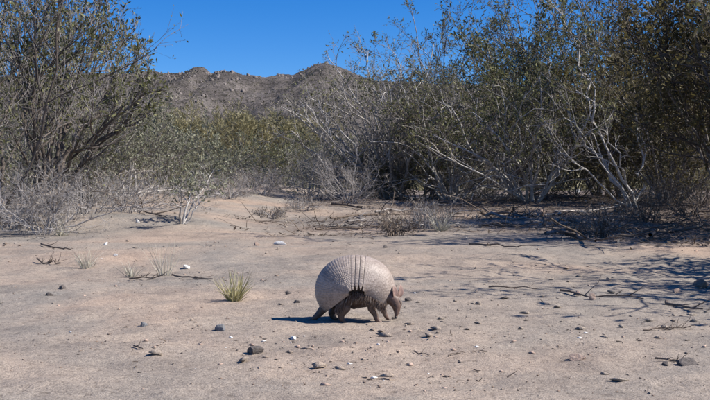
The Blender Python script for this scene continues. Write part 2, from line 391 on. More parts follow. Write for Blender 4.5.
# left stand
b0 = gxy(52, 7.6)
shrub('tall_shrub', 'tall dark-leaved shrub at left whose stems fan up and rightwards to the sky', b0, 2.5, stems=[
    [(0, 0, 0), W(70, 150, 7.7, b0), W(100, 105, 7.9, b0), W(138, 66, 8.1, b0)], [(0.05, 0, 0), W(82, 160, 7.4, b0), W(118, 120, 7.3, b0), W(150, 92, 7.2, b0)],
    [(-.05, .05, 0), W(55, 140, 7.7, b0), W(80, 70, 7.8, b0), W(108, 20, 7.9, b0)], [(-.1, 0, 0), W(40, 140, 7.5, b0), W(52, 70, 7.3, b0), W(66, -5, 7.2, b0)],
    [(0, .1, 0), W(62, 150, 8.0, b0), W(88, 88, 8.3, b0), W(124, 42, 8.6, b0)], [(-.1, .1, 0), W(28, 150, 7.8, b0), W(20, 80, 8.0, b0), W(18, 0, 8.1, b0)],
    [(-.05, -.1, 0), W(60, 170, 7.2, b0), W(92, 140, 6.9, b0), W(128, 108, 6.7, b0)], [(-.1, -.05, 0), W(36, 160, 7.2, b0), W(34, 90, 7.0, b0), W(42, 18, 6.9, b0)],
    [(0, 0, 0), W(50, 130, 7.9, b0), W(66, 60, 8.3, b0), W(90, -8, 8.6, b0)]],
    leaf=dict(LD, n=5, low=.05, t0=.45, along=.8, size=.036), k=(12, 7, 4), t0=.2, seed=11, bark=('bark_dark', 'bark_dark', 'bark_grey'), r0=.026, ratio=(.40, .40, .42), ang=(.5, .5, .55), rise=.4, up=(.03, .09, .14), group=GL)
b1 = gxy(-8, 6.6)
shrub('tall_shrub', 'dark-stemmed leafy shrub cut by the left edge of the picture', b1, 2.0, n=8, spread=24, lean=(-.02, .05), leaf=dict(LD, n=4, low=.05, t0=.45, along=.8), k=(10, 7, 4), t0=.15, seed=12,
      bark=('bark_dark', 'bark_dark', 'bark_grey'), r0=.016, group=GL)
shrub('tall_shrub', 'thin twiggy shrub behind the tall fan-shaped shrub, against the sky at upper left', gxy(20, 10.5), 2.9, n=9, spread=24, leaf=dict(LD, n=8, size=0.036), k=(8, 6, 4), seed=13,
      bark=('bark_grey', 'bark_dark', 'bark_dark'), r0=.018, group=GL)
shrub('grey_green_shrub', 'grey-green bushy shrub with pale arching branches beside the tall left shrub', gxy(128, 10.5), 1.15, n=12, spread=58, leaf=dict(n=4, size=.04, asp=.4, mat='leaf_grey', low=.4),
      k=(9, 6, 4), seed=14, bark=('bark_pale', 'bark_grey', 'bark_grey'), r0=.013, rise=.15, up=(-.02, .03, .05), group=GL)
shrub('grey_green_shrub', 'low grey-green shrub at the left foot of the olive thicket', gxy(178, 12.5), 1.0, n=11, spread=55, leaf=dict(n=4, size=.042, asp=.4, mat='leaf_grey', low=.4),
      k=(9, 6, 4), seed=15, bark=('bark_pale', 'bark_grey', 'bark_grey'), r0=.012, rise=.15, group=GL)
shrub('grey_green_shrub', 'dim grey-green undergrowth bush below the tall left shrub', gxy(82, 9.4), 1.0, n=11, spread=55, leaf=dict(n=3, size=.036, asp=.4, mat='leaf_grey', low=.4),
      k=(9, 6, 4), seed=16, bark=('bark_grey', 'bark_grey', 'bark_dark'), r0=.012, rise=.15, group=GL)
# olive thicket in the gap
OL = dict(n=7, size=.09, asp=.2, mat='leaf_olive', along=.75, low=.5)
mids = [(150, 24, 1.9, 'leftmost olive-green broom-like shrub, just right of the tall left shrub'), (183, 21, 1.5, 'yellowish olive shrub under the left end of the ridge'),
        (214, 26, 2.05, 'olive shrub in the middle of the gap directly below the twin rocky peaks'), (246, 22, 1.7, 'rounded olive shrub right of the middle of the gap'),
        (272, 27, 2.0, 'olive shrub at the right end of the gap beside the big grey shrub'), (298, 23, 1.7, 'dull olive shrub half hidden by the arching grey branches'),
        (120, 30, 2.5, 'olive shrub showing between the stems of the tall left shrub'), (232, 34, 2.5, 'farthest olive shrub, its top just below the saddle of the ridge')]
olive = []
for i, (px, Yd, h, lb) in enumerate(mids):
    if i < 4:
        olive.append((shrub('olive_shrub', lb, gxy(px, Yd), h, n=12, spread=40, leaf=OL, k=(8, 6, 3), seed=30 + i, wander=.1, up=(.06, .14, .18), ang=(.5, .5, .5),
              bark=('bark_grey', 'bark_grey', 'leaf_olive'), r0=.02, rise=.1, group=GM, sides=(5, 3, 3)), h))
    else: copy_shrub(olive[i - 4][0], lb, gxy(px, Yd), h / olive[i - 4][1], 1.9 + i)
# centre: big grey shrub
b2 = gxy(392, 13)
def WC(px, py, dy=0): return W(px, py, 13 + dy, b2)
shrub('large_grey_shrub', 'large grey many-stemmed shrub in the centre with bare branches arching left', b2, 3.0, stems=[
    [(0, 0, 0), WC(375, 150, -.1), WC(345, 112, -.3), WC(308, 92, -.6)], [(-.1, 0, 0), WC(355, 165, -.2), WC(318, 135, -.5), WC(282, 104, -.9)],
    [(-.1, 0, 0), WC(372, 140, .1), WC(352, 90, .3), WC(330, 62, .5)], [(0, .1, 0), WC(385, 140, .2), WC(372, 90, .4), WC(364, 52, .6)],
    [(.1, 0, 0), WC(398, 140), WC(400, 90, -.1), WC(402, 60, -.3)], [(.1, 0, 0), WC(405, 150), WC(418, 105, -.2), WC(432, 66, -.4)],
    [(0, -.1, 0), WC(382, 155, -.3), WC(360, 120, -.7), WC(340, 84, -1.1)], [(.15, 0, 0), WC(415, 160, -.3), WC(440, 130, -.6), WC(462, 98, -.9)],
    [(-.2, 0, 0), WC(345, 178, -.4), WC(310, 150, -.8), WC(290, 132, -1.1)], [(0, -.2, 0), WC(392, 160, -.5), WC(386, 120, -.9), WC(384, 86, -1.2)],
    [(.1, .1, 0), WC(408, 150, .4), WC(424, 90, .8), WC(434, 44, 1.)], [(-.25, -.1, 0), WC(364, 175, -.5), WC(340, 150, -.9), WC(312, 120, -1.3)]] + [[(.5 * q * .4, -.1 * (i % 3), 0), WC(392 + 22 * q, 165, -.2 * (i % 4)), WC(392 + 48 * q, 125 - 12 * (1 - abs(q)), -.3 * (i % 4)), WC(392 + (66 + 9 * (i % 3)) * q, 96 - 24 * (1 - abs(q)) + 10 * (i % 2), -.35 * (i % 4))] for i, q in enumerate((-1.3, -.9, -.6, -1.1, -.38, -.2, -1.5, -.05, .12, .3, .5, .75, 1.0))],
    leaf=dict(LD, n=2, size=.04, low=.0, t0=.5), k=(9, 6, 4), seed=21, bark=('bark_pale', 'bark_pale', 'bark_grey'), r0=.024, ratio=(.36, .45, .45), wander=.2, rise=.55, t0=.08, group=GR)
shrub('large_grey_shrub', 'dense tangled grey shrub just right of the big centre shrub', gxy(452, 12.2), 1.75, n=15, spread=50, leaf=dict(LD, n=4, size=0.038), k=(9, 6, 4), t0=.1, seed=22, bark=('bark_pale', 'bark_pale', 'bark_dark'),
      r0=.022, wander=.24, rise=.4, group=GR)
shrub('tall_shrub', 'tall thin-topped leafy shrub reaching the top edge right of centre', gxy(432, 15), 3.6, n=8, spread=9, leaf=dict(LD, n=4, size=0.045), k=(9, 7, 4), seed=23, bark=('bark_grey', 'bark_grey', 'bark_dark'), r0=.02, rise=.4, ratio=(.26, .45, .45), group=GR)
shrub('tall_shrub', 'leafy shrub with rounded yellow-green top against the sky right of centre', gxy(512, 13.5), 2.85, n=12, spread=24, leaf=dict(LD, n=9, size=0.047), k=(8, 7, 4), seed=24, bark=('bark_pale', 'bark_grey', 'bark_dark'), r0=.024, rise=.3, wander=.18, group=GR)
shrub('tangled_shrub', 'dark tangled shrub low in shade left of the leaning pale tree', gxy(530, 11.3), 1.7, n=13, spread=52, leaf=dict(LD, n=4, size=0.038), k=(9, 6, 4), t0=.1, seed=25, bark=('bark_pale', 'bark_pale', 'bark_dark'), r0=.02, wander=.26, rise=.3, group=GR)
# leaning pale tree
b3 = gp(632, 208)
def WR(px, py, dy=0): return W(px, py, b3[1] / 1.2 + dy, b3)
shrub('leaning_tree', 'leaning tree with several pale bare stems tilted to the left in shade', b3, 3.0, stems=[
    [(0, 0, 0), WR(612, 178, -.1), WR(586, 140, -.2), WR(552, 104, -.3)], [(.05, 0, 0), WR(616, 172), WR(594, 128, .1), WR(588, 88, .3)],
    [WR(592, 120, .1), WR(597, 92, .1), WR(592, 62, .1), WR(572, 24, .2)], [(.06, .05, 0), WR(626, 178, -.2), WR(616, 150, -.3), WR(604, 122, -.4)],
    [WR(588, 90, .3), WR(584, 70, .4), WR(566, 14, .5), WR(545, 2, .6)], [(0.1, 0, 0), WR(640, 180, .1), WR(642, 150, .2), WR(634, 110, .3)],
    [(0, .1, 0), WR(606, 168, .3), WR(570, 120, .6), WR(560, 76, .8)], [(0, 0, 0), WR(600, 182, -.2), WR(570, 158, -.3), WR(548, 128, -.4)], [(-.05, .05, 0), WR(618, 186, .2), WR(600, 150, .3), WR(576, 118, .3)]],
    leaf=dict(LD, n=6, size=0.040), k=(6, 5, 4), seed=26, bark=('bark_pale', 'bark_pale', 'bark_grey'), r0=.019, wander=.24, rise=.6, ratio=(.36, .42, .45), t0=.45, cat='tree', group=GR)
shrub('tall_tree', 'tall leafy tree filling the top of the picture behind the leaning pale tree', gxy(598, 14), 3.5, n=12, spread=28, leaf=dict(LD, n=5, size=.046), k=(8, 6, 3), seed=27, bark=('bark_grey', 'bark_grey', 'bark_dark'), r0=.03, rise=.35, wander=.16, cat='tree', group=GR)
shrub('tall_tree', 'dark leafy tree at the top right corner behind the brownish bush', gxy(684, 12.5), 3.3, n=12, spread=32, leaf=dict(LD, n=5, size=.045), k=(8, 6, 3), seed=28, bark=('bark_grey', 'bark_dark', 'bark_dark'), r0=.03, rise=.35, wander=.16, cat='tree', group=GR)
BR = dict(n=10, size=.046, asp=.3, mat='leaf_brown', along=.6, low=.35)
shrub('brownish_bush', 'dense brownish-olive bush right of the leaning pale tree', gxy(668, 11), 1.75, n=16, spread=42, leaf=BR, k=(8, 6, 4), seed=29, bark=('bark_grey', 'bark_dark', 'bark_dark'), r0=.018, rise=.12, group=GR)
shrub('brownish_bush', 'olive-brown bush behind the leaning stems, above the dark hollow', gxy(618, 12.8), 1.7, n=16, spread=38, leaf=dict(BR, mat='leaf_olive'), k=(8, 6, 4), seed=50, bark=('bark_grey', 'bark_dark', 'bark_dark'), r0=.018, rise=.12, group=GR)
shrub('brownish_bush', 'shaded brown-leaved tree cut by the right edge of the picture', gxy(738, 8.2), 2.2, n=14, spread=34, leaf=dict(BR, n=9), k=(9, 7, 4), seed=51, bark=('bark_grey', 'bark_dark', 'bark_dark'), r0=.026, rise=.25, cat='tree', group=GR)
shrub('brownish_bush', 'nearer dark tree overhanging the shaded ground from beyond the right edge', gxy(800, 7.0), 2.4, n=12, spread=36, lean=(-.08, 0), leaf=dict(BR, n=9, size=.048), k=(9, 6, 4), seed=52, bark=('bark_grey', 'bark_dark', 'bark_dark'), r0=.024, rise=.3, cat='tree', group=GR)
shrub('brownish_bush', 'dark leafy tree beyond the right edge shading the foot of the bank', (4.0, 6.9, Hs(4.0, 6.9)), 2.4, n=14, spread=36, leaf=dict(BR, n=10, size=.048), k=(8, 6, 4), seed=54, bark=('bark_grey', 'bark_dark', 'bark_dark'), r0=.022, rise=.25, cat='tree', group=GR)
shrub('bare_shrub', 'sparse bare shrub standing just beyond the right edge near the camera', (2.75, 4.0, Hs(2.75, 4.0)), 1.6, n=10, spread=17, leaf=dict(LD, n=5, size=.045), k=(6, 5, 3), seed=53, r0=.022, rise=.4, t0=.25, group=GR)
shrub('leafy_bush', 'low leafy bush just beyond the right edge, casting broken shade on the sand', (2.2, 3.75, Hs(2.2, 3.75)), .72, n=9, spread=26, leaf=dict(LD, n=4, size=.045), k=(6, 5, 3), seed=56, r0=.012, rise=.3, t0=.3, group=GR)
shrub('leafy_bush', 'leafy bush beyond the right edge behind the low one', (2.75, 4.9, Hs(2.75, 4.9)), 1.0, n=9, spread=26, leaf=dict(LD, n=4, size=.05), k=(6, 5, 3), seed=57, r0=.014, rise=.3, t0=.3, group=GR)
# dry leafless bushes
DRY = ('twig_dry', 'twig_dry', 'twig_dry')
dry = [((45, 233), .46, 15, 62, 'rounded grey leafless bush at the foot of the tall left shrub', 7), ((12, 226), .38, 11, 58, 'grey twiggy bush at the left edge below the tall stems', 6),
       ((128, 212), .40, 13, 70, 'low grey dry bush under the grey-green shrub', 6), ((84, 213), .34, 11, 64, 'small grey bush right of the rounded leafless one', 6),
       ((262, 195), .4, 13, 66, 'low grey dry bush where the clearing runs out towards the hill', 6), ((312, 198), .8, 14, 58, 'dry grey bush with brownish twigs left of the big centre shrub', 6),
       ((228, 198), .35, 11, 66, 'small pale dry bush at the left end of the far clearing', 5), ((352, 203), .6, 12, 58, 'dry twiggy bush at the foot of the centre stems', 6),
       ((545, 198), .75, 15, 60, 'fuzzy grey dry bush in the dark hollow under the right trees', 6), ((492, 200), .6, 13, 64, 'grey dry bush in shade between centre shrub and leaning tree', 6),
       ((430, 229), .26, 13, 60, 'low pale dry bush on the litter bank right of centre', 5), ((648, 222), .34, 13, 62, 'low dark dry bush at the foot of the leaning pale tree', 5),
       ((272, 218), .12, 13, 66, 'small pale dry bush on the edge of the open sand left of centre', 5), ((395, 236), .2, 9, 50, 'tiny reddish-brown dead plant on the edge of the litter bank', 4),
       ((598, 238), .24, 12, 62, 'low dark dry plant in the shade at right', 5), ((690, 215), .4, 12, 60, 'dry bush in deep shade at the right edge', 5), ((304, 210), .2, 11, 66, 'straggling dry bush lying on the litter left of the centre stems', 5)]
for i, ((px, py), h, n_, sp, lb, k1) in enumerate(dry):
    bk = DRY if i not in (11, 13, 14, 15) else ('wood_dead',) * 3
    shrub('dry_bush', lb, gp(px, py), h, n=n_ + 4, spread=sp, leaf=dict(n=1, size=.02, asp=.35, mat='leaf_dry', low=.6), k=(k1 + 1, 5, 2), seed=70 + i, bark=bk, r0=.006, wander=.2, rise=.05, footing=.08, t0=.12,
          ratio=(.55, .5, .5), sides=(4, 3, 3), group=GD, cat='bush')
under = [(372, 13.4, .9, 'twiggy grey undergrowth directly behind the centre stems'), (420, 12.8, .8, 'grey undergrowth bush right of the centre stems'), (470, 13.2, 1.0, 'grey undergrowth at the foot of the rounded leafy shrub'),
         (575, 12.9, 1.0, 'dark undergrowth bush in the hollow behind the leaning stems'), (650, 12., .9, 'shaded undergrowth right of the leaning tree foot'), (335, 14.5, 1.0, 'grey undergrowth behind the arching left branches'),
         (200, 15.5, .9, 'pale undergrowth at the foot of the olive shrubs, left part'), (285, 17., 1.0, 'pale undergrowth at the foot of the olive shrubs, right part'), (95, 11., .8, 'twiggy undergrowth under the tall left shrub'), (25, 9., .8, 'twiggy undergrowth at the left edge behind the grey bushes'), (700, 11., .9, 'dark undergrowth at the right edge below the brownish bush')]
ug = {}
for i, (px, Yd, h, lb) in enumerate(under):
    dk = i in (3, 4, 10); key = (dk, i % 3 if not dk else 0)
    if key in ug: copy_shrub(ug[key][0], lb, gxy(px, Yd), h / ug[key][1], 2.1 * i); continue
    ug[key] = (shrub('undergrowth_bush', lb, gxy(px, Yd), h, n=14, spread=58, leaf=dict(n=4, size=.035, asp=.4, mat='leaf_brown' if dk else 'leaf_dark' if i % 3 == 1 else 'leaf_grey', low=.6), k=(8, 6, 3), seed=110 + i,
          bark=('bark_grey', 'bark_dark', 'bark_dark') if dk else ('bark_grey', 'bark_grey', 'bark_dark'), r0=.009, wander=.22, rise=.05, footing=.2, t0=.08, ratio=(.55, .5, .5), sides=(5, 3, 3), group='undergrowth below the shrubs', cat='bush'), h)
b4 = gp(183, 224)
def W4(px, py, dy=0): return W(px, py, b4[1] / 1.2 + dy, b4)
shrub('forked_bush', 'V-shaped dead bush with one pale and one dark stem at left', b4, .7, stems=[[(0, 0, 0), W4(186, 208), W4(190, 195, .1), W4(196, 176, .1)], [(.02, 0, 0), W4(192, 214), W4(200, 203, .05), W4(207, 190, .1)],
      [(0, .02, 0), W4(189, 210, .1), W4(201, 190, .2), W4(216, 168, .4)], [(-.02, 0, 0), W4(181, 212, -.1), W4(182, 200, -.1), W4(178, 186, -.2)]],
      leaf=dict(n=5, size=.028, mat='leaf_grey', low=0), k=(6, 5, 4), seed=90, bark=('bark_pale', 'twig_dry', 'twig_dry'), r0=.012, rise=.6, wander=.22, t0=.4, group=GD, cat='bush')

# far thicket: one mass behind everything
rng = np.random.RandomState(5); g = Geo(); P = []
for i in range(150):
    Yd = 38 + 120 * rng.rand() ** 1.3; px = rng.rand() * 1100 - 200; x = (px - 355) / FPX * Yd; h = 1.2 + 1.4 * rng.rand()
    c = rng.normal(0, 1, (170, 3)) * np.array([.55, .55, .3]) * h + np.array([x, Yd, Hs(x, Yd) + .55 * h]); P.append(c)
P = np.concatenate(P); kk = len(P); D = unit(rng.normal(0, .5, (kk, 3)) + np.array([0, 0, 1.])); L = (.2 + .4 * rng.rand(kk))[:, None]
Wd = unit(np.cross(D, rng.normal(0, 1, (kk, 3)))) * L * .16
tag(obj('distant_thicket', np_mesh('distant_thicket', np.stack([P, P + D * L * .5 + Wd, P + D * L, P + D * L * .5 - Wd], 1).reshape(-1, 3), np.arange(kk * 4).reshape(-1, 4)), M['leaf_olive']),
    'hazy mass of olive scrub far behind the gap, below the hill', 'scrub', kind='stuff')

# ------------------------------------------------------------------ grass tufts
def tuft(label, px, py, h, n, sprd, mt, seed, wdt=.0035):
    rng = np.random.RandomState(seed); b = gp(px, py)
    az = rng.rand(n) * 2 * np.pi; tl = sprd * np.sqrt(rng.rand(n))
    S = np.stack([np.cos(az), np.sin(az), 0 * az], -1) * (.12 * h * np.sqrt(rng.rand(n)))[:, None]; S[:, 2] = -.01
    D = np.stack([np.sin(tl) * np.cos(az), np.sin(tl) * np.sin(az), np.cos(tl)], -1)
    P = grow(S, D, h * (.35 + .8 * rng.rand(n)), 5, .15, -.05, rng)
    T = unit(P[:, -1] - P[:, 0]); Sd = unit(np.cross(T, rng.normal(0, 1, T.shape)))[:, None, :] * (wdt * np.array([1, .9, .75, .5, .08]))[None, :, None]
    V = np.stack([P - Sd, P + Sd], 2).reshape(-1, 3); ix = np.arange(n * 10).reshape(n, 5, 2)
    F = np.stack([ix[:, :-1, 0], ix[:, :-1, 1], ix[:, 1:, 1], ix[:, 1:, 0]], -1).reshape(-1, 4)
    o = obj('grass_tuft', np_mesh('grass_tuft', V, F), M[mt]); o.location = b
    tag(o, label, 'grass tuft', 'dry grass tufts on the sand')
tuft('bright yellow-green dry grass tuft left of the armadillo', 234, 301, .13, 150, .55, 'straw', 1, .0016)
tuft('pale bleached grass tuft nearest the dark uprooted twigs at left', 86, 268, .13, 80, .65, 'straw_pale', 2, .0013)
tuft('small grey-green grass tuft between the pale tuft and the thin upright stalks', 132, 277, .095, 75, .8, 'straw_pale', 3, .0012)
tuft('thin upright grey stalks beside the white stone', 165, 276, .20, 40, .42, 'straw_pale', 4, .0012)
tuft('sparse pale grass tuft on the litter bank below the centre shrub', 440, 231, .22, 80, .9, 'straw_pale', 5, .0028)
tuft('low straw tuft at the foot of the rounded grey bush', 62, 236, .18, 60, .9, 'straw_pale', 6, .0025)

# ------------------------------------------------------------------ stones
def stone(label, px, py, wpx, hpx, mt, seed, cat='stone', name='stone'):
    b = gp(px, py + hpx * .4); s = b[1] / FPX
    o = obj(name, rock_mesh(seed, 2 if wpx < 16 else 3, 1, .3), M[mt])
    o.scale = (wpx * .66 * s, wpx * .52 * s, hpx * .8 * s); o.rotation_euler = (0, 0, seed * 1.3); o.location = (b[0], b[1], b[2] + hpx * .16 * s)
    tag(o, label, cat, 'loose stones on the sand')
stone('bright white stone beside the thin grey stalks', 186, 266, 9, 6, 'stone_white', 1)
stone('flat white stone on the sand above and left of the armadillo', 281, 243, 13, 4, 'stone_white', 2)
stone('small white stone low on the left bank near the forked bush', 138, 221, 5, 3.5, 'stone_white', 3)
stone('small white chip below the rounded grey bush', 106, 243, 5, 3, 'stone_white', 4)
stone('small pale chip right of the tall left shrub foot', 116, 255, 4, 3, 'stone_white', 5)
stone('grey stone on the open sand at lower left', 144, 324, 9, 5, 'stone_grey', 6)
stone('grey stone on the sand below the yellow-green tuft', 220, 328, 12, 7, 'stone_grey', 7)
stone('dark pointed stone near the bottom edge left of the armadillo', 255, 350, 18, 8, 'stone_dark', 8)
stone('round brown stone near the right edge', 701, 283, 14, 10, 'stone_brown', 9)
stone('small pinkish stone left of the round brown one', 677, 290, 8, 5, 'stone_pink', 10)
stone('flat pink stone near the bottom edge at right', 578, 357, 18, 7, 'stone_pink', 11)
stone('dark lump at the bottom right corner', 684, 361, 22, 11, 'stone_dark', 12)
stone('small dark stone left of the bottom right lump', 666, 363, 9, 5, 'stone_dark', 13)
stone('upright pinkish stone on the erosion line at right', 592, 297, 8, 7, 'stone_pink', 14)
stone('pinkish stone on the sand right of the armadillo', 608, 279, 6, 4, 'stone_pink', 15)
stone('pale angular stone at the edge of the shade under the right trees', 541, 213, 10, 8, 'stone_pink', 16)
stone('white stone deep in the hollow beneath the right trees', 577, 191, 6, 5, 'stone_white', 17)
stone('small dark stone behind the armadillo above its shoulders', 386, 246, 5, 4, 'stone_dark', 18)
stone('small dark stone in front of the armadillo nose', 408, 299, 6, 5, 'stone_dark', 19)
stone('pale pink stone on the sand below the flat white stone', 257, 244, 6, 4, 'stone_pink', 20)
stone('dark stone behind the armadillo tail, upper one', 297, 301, 7, 4, 'stone_dark', 21)
stone('dark stone behind the armadillo tail, lower one', 289, 292, 7, 4.5, 'stone_dark', 22)
stone('white chip on the sand below the armadillo hind foot', 293, 338, 9, 4, 'stone_white', 23)
stone('small dark stone on the sand at far left', 50, 294, 8, 4, 'stone_dark', 24)
stone('dark stone with paler neighbour at left, below the uprooted twigs', 63, 287, 8, 4, 'stone_dark', 25)
stone('small pink stone on the grey sand ahead of the armadillo', 578, 293, 7, 4, 'stone_pink', 26)
stone('rusty brown stone among shaded litter at the right edge', 672, 199, 13, 7, 'stone_pink', 27)

# ------------------------------------------------------------------ sticks and woody bits
def stick(label, px, py, ex, ey, r, mt, seed, forks=2, name='fallen_stick', arch=.012):
    rng = np.random.RandomState(seed); a = gp(px, py); e = gp(ex, ey); t = np.linspace(0, 1, 8)[:, None]
    p = a + (e - a) * t; L = np.linalg.norm(e - a); p[:, :2] += rng.normal(0, .025 * L, (8, 2))
    p[:, 2] = H(p[:, 0], p[:, 1]) + r * .6 + arch * rng.rand(8); p -= a
    g = Geo(); g.add(*tubes(p[None], (r * np.linspace(1, .45, 8))[None], 6))
    if forks:
        S, D, tt, pi = children(p[None], forks, .2, .95, .8, rng); D[:, 2] = np.abs(D[:, 2]) * .6 + .05
        g.add(*tubes(grow(S, D, L * (.12 + .25 * rng.rand(len(S))), 4, .2, 0, rng), np.full((len(S), 1), r * .45) * np.linspace(1, .3, 4)[None], 4))
    o = obj(name, g.mesh(name, True), M[mt]); o.location = a; tag(o, label, 'stick', 'fallen sticks and roots')
stick('dark gnarled root tangle lying on the sand at left', 36, 262, 60, 265, .005, 'wood_dead', 1, 16, 'root_tangle', .02)
stick('thin dark stick on the sand below the rounded grey bush', 42, 246, 70, 250, .007, 'wood_dead', 2, 1)
stick('dark stick beside the small grey-green tuft', 128, 281, 163, 279, .005, 'wood_dead', 3, 6, arch=.02)
stick('dark stick lying right of the white stone', 172, 277, 214, 281, .005, 'wood_dead', 4, 1)
stick('long grey stick lying on the litter bank at centre', 345, 226, 372, 214, .008, 'bark_grey', 5, 3, arch=.06)
stick('long pale fallen stem on the sunlit strip left of the leaning tree', 545, 216, 628, 205, .013, 'wood_pale', 6, 2)
stick('long dark branch lying along the edge of the litter bank', 312, 231, 392, 228, .010, 'wood_dead', 7, 3)
stick('dark branch on the bank below the centre stems', 330, 219, 420, 214, .016, 'wood_dead', 8, 5)
stick('thin dark twig along the erosion line at right', 560, 292, 640, 300, .005, 'wood_dead', 9, 3)  # added dark strip imitating the shadow streak of an unseen branch
stick('dark curved twig near the right edge on the erosion line', 664, 304, 702, 312, .006, 'wood_dead', 10, 2)
stick('dark twig cluster with pale stalks at lower right', 640, 331, 690, 329, .0032, 'wood_dead', 11, 14, 'twig_cluster', .008)
stick('thin twig flat on the sand at far right of the armadillo', 488, 288, 540, 291, .004, 'wood_dead', 12, 1)  # added too: shape drawn where only a branch shadow crosses the sand
stick('dead branch in shade on the right bank', 560, 232, 650, 236, .014, 'wood_dead', 13, 7, arch=.04)
stick('dead branch across the shaded ground at the right edge', 640, 240, 720, 229, .014, 'wood_dead', 14, 7, arch=.05)
stick('dark stick at the edge of the shade right of centre', 470, 245, 520, 249, .007, 'wood_dead', 15, 2)
stick('dark branch low on the left bank behind the stalks', 118, 206, 165, 222, .012, 'wood_dead', 16, 4, arch=.05)
stick('short dark twig on the sand near the bottom right of the armadillo', 448, 357, 464, 353, .002, 'wood_dead', 17, 1, arch=.004)
stick('small reddish twig at the bottom edge right of the armadillo', 414, 353, 430, 357, .002, 'wood_dead', 18, 1, arch=.004)
stick('dark twiggy debris beside the lump at the bottom right corner', 655, 361, 690, 365, .0028, 'wood_dead', 21, 10, 'twig_cluster', .006)
stick('short dark twig on the sand at lower left', 134, 347, 143, 350, .0025, 'wood_dead', 19, 1, arch=.005)
stick('dead twigs on the bank left of the leaning tree', 480, 213, 540, 220, .014, 'wood_dead', 20, 6, arch=.05)

rg = np.random.RandomState(44); litterb, shadeb = [], []
for i in range(9):
    px = 300 + 190 * rg.rand(); py = 203 + 27 * rg.rand(); q = 20 + 50 * rg.rand()
    litterb.append((px, py, px + q, py + rg.normal(0, 2.5), .008 + .012 * rg.rand(), ('wood_dead', 'bark_grey', 'wood_dead')[i % 3], 200 + i, 3, 'dead_branch', .03))
for i in range(12):
    px = 480 + 190 * rg.rand(); py = 208 + 34 * rg.rand(); q = 20 + 50 * rg.rand()
    shadeb.append((px, py, px + q, py + rg.normal(0, 2.5), .008 + .012 * rg.rand(), ('wood_dead', 'wood_dead', 'bark_grey')[i % 3], 240 + i, 4, 'dead_branch', .05))
ORD = 'first second third fourth fifth sixth seventh eighth ninth tenth eleventh twelfth thirteenth fourteenth fifteenth sixteenth'.split()
for lst, where in ((litterb, 'lying in litter below centre shrub'), (shadeb, 'on shaded bank below right trees')):
    for i, a in enumerate(sorted(lst)):
        stick({'wood_dead': 'dark', 'wood_pale': 'bleached', 'bark_grey': 'grey'}[a[5]] + ' dead branch, ' + ORD[i] + ' from left, ' + where, *a)
# litter, pebbles: nobody could count them
rng = np.random.RandomState(9)
def scatter(n, f):
    Yd = 1.9 * (17 / 1.9) ** rng.rand(n); x = (rng.rand(n) * 1.3 - .65) * 710 / FPX * Yd; m = rng.rand(n) < f(x, Yd); return x[m], Yd[m]
x, yv = scatter(36000, lambda x, y: np.clip(humus(x, y) * .8 - .12, 0, 1)); n = len(x)
S = np.stack([x, yv, H(x, yv) + .006], -1); D = rng.normal(0, 1, (n, 3)) * np.array([1, 1, .16]) + np.array([0, 0, .06])
P = grow(S, D, .04 + .22 * rng.rand(n) ** 3 * np.clip(yv / 8, .3, 1.2), 3, .25, 0, rng)
V, Fq = tubes(P, (.0012 + .0035 * rng.rand(n) ** 2 * np.clip(yv / 7, .3, 1.5))[:, None] * np.array([1, .9, .5])[None], 3)
tag(obj('twig_litter', np_mesh('twig_litter', V, Fq), M['wood_dead']), 'brown litter of fallen twigs under the shrubs', 'litter', kind='stuff')
x, yv = scatter(16000, lambda x, y: np.clip(humus(x, y), 0, 1)); n = len(x)
S = np.stack([x, yv, H(x, yv) + .006], -1); D = unit(rng.normal(0, 1, (n, 3)) * np.array([1, 1, .5])); L = (.015 + .045 * rng.rand(n))[:, None]; Wd = unit(np.cross(D, rng.normal(0, .6, (n, 3)) + np.array([0, 0, 1]))) * L * .2
tag(obj('leaf_litter', np_mesh('leaf_litter', np.stack([S, S + D * L * .5 + Wd, S + D * L, S + D * L * .5 - Wd], 1).reshape(-1, 3), np.arange(n * 4).reshape(-1, 4)), M['leaf_dry']),
    'dry straw-coloured leaf litter on the ground under the shrubs', 'litter', kind='stuff')
def gravel(n, lo, hi, mt, label, f, name):
    x, yv = scatter(n, f); n = len(x)
    if not n: return
    base = np.array([(1, 0, 0), (-1, 0, 0), (0, 1, 0), (0, -1, 0), (0, 0, 1), (0, 0, -1)], float)
    tri = np.array([(0, 2, 4), (2, 1, 4), (1, 3, 4), (3, 0, 4), (2, 0, 5), (1, 2, 5), (3, 1, 5), (0, 3, 5)])
    s = (lo + (hi - lo) * rng.rand(n) ** 4)[:, None, None]
    a = rng.rand(n) * 6.28; c, q = np.cos(a), np.sin(a); Rm = np.zeros((n, 3, 3)); Rm[:, 0, 0] = c; Rm[:, 0, 1] = -q; Rm[:, 1, 0] = q; Rm[:, 1, 1] = c; Rm[:, 2, 2] = 1
    V = (base[None] * (.6 + .7 * rng.rand(n, 6, 1)) + rng.normal(0, .22, (n, 6, 3))) * s * np.array([1.3, .9, .45]); V = np.einsum('nij,nkj->nki', Rm, V)
    V = V + np.stack([x, yv, H(x, yv) + s[:, 0, 0] * .25], -1)[:, None, :]
    F = (tri[None] + (np.arange(n) * 6)[:, None, None]).reshape(-1, 3)
    tag(obj(name, np_mesh(name, V.reshape(-1, 3), F), M[mt]), label, 'pebbles', kind='stuff')
patch = lambda x, y: np.clip(.02 + 2.6 * fbm(x * 1.4 + 30, y * 1.9, 3), 0, 1)
gravel(2400, .001, .0075, 'stone_dark', 'scattered dark pebbles and crumbs on the sand', patch, 'dark_pebbles')
gravel(2600, .0015, .010, 'stone_pink', 'scattered pinkish pebbles on the sand', patch, 'pink_pebbles')
M['clod'] = ground.data.materials[0]
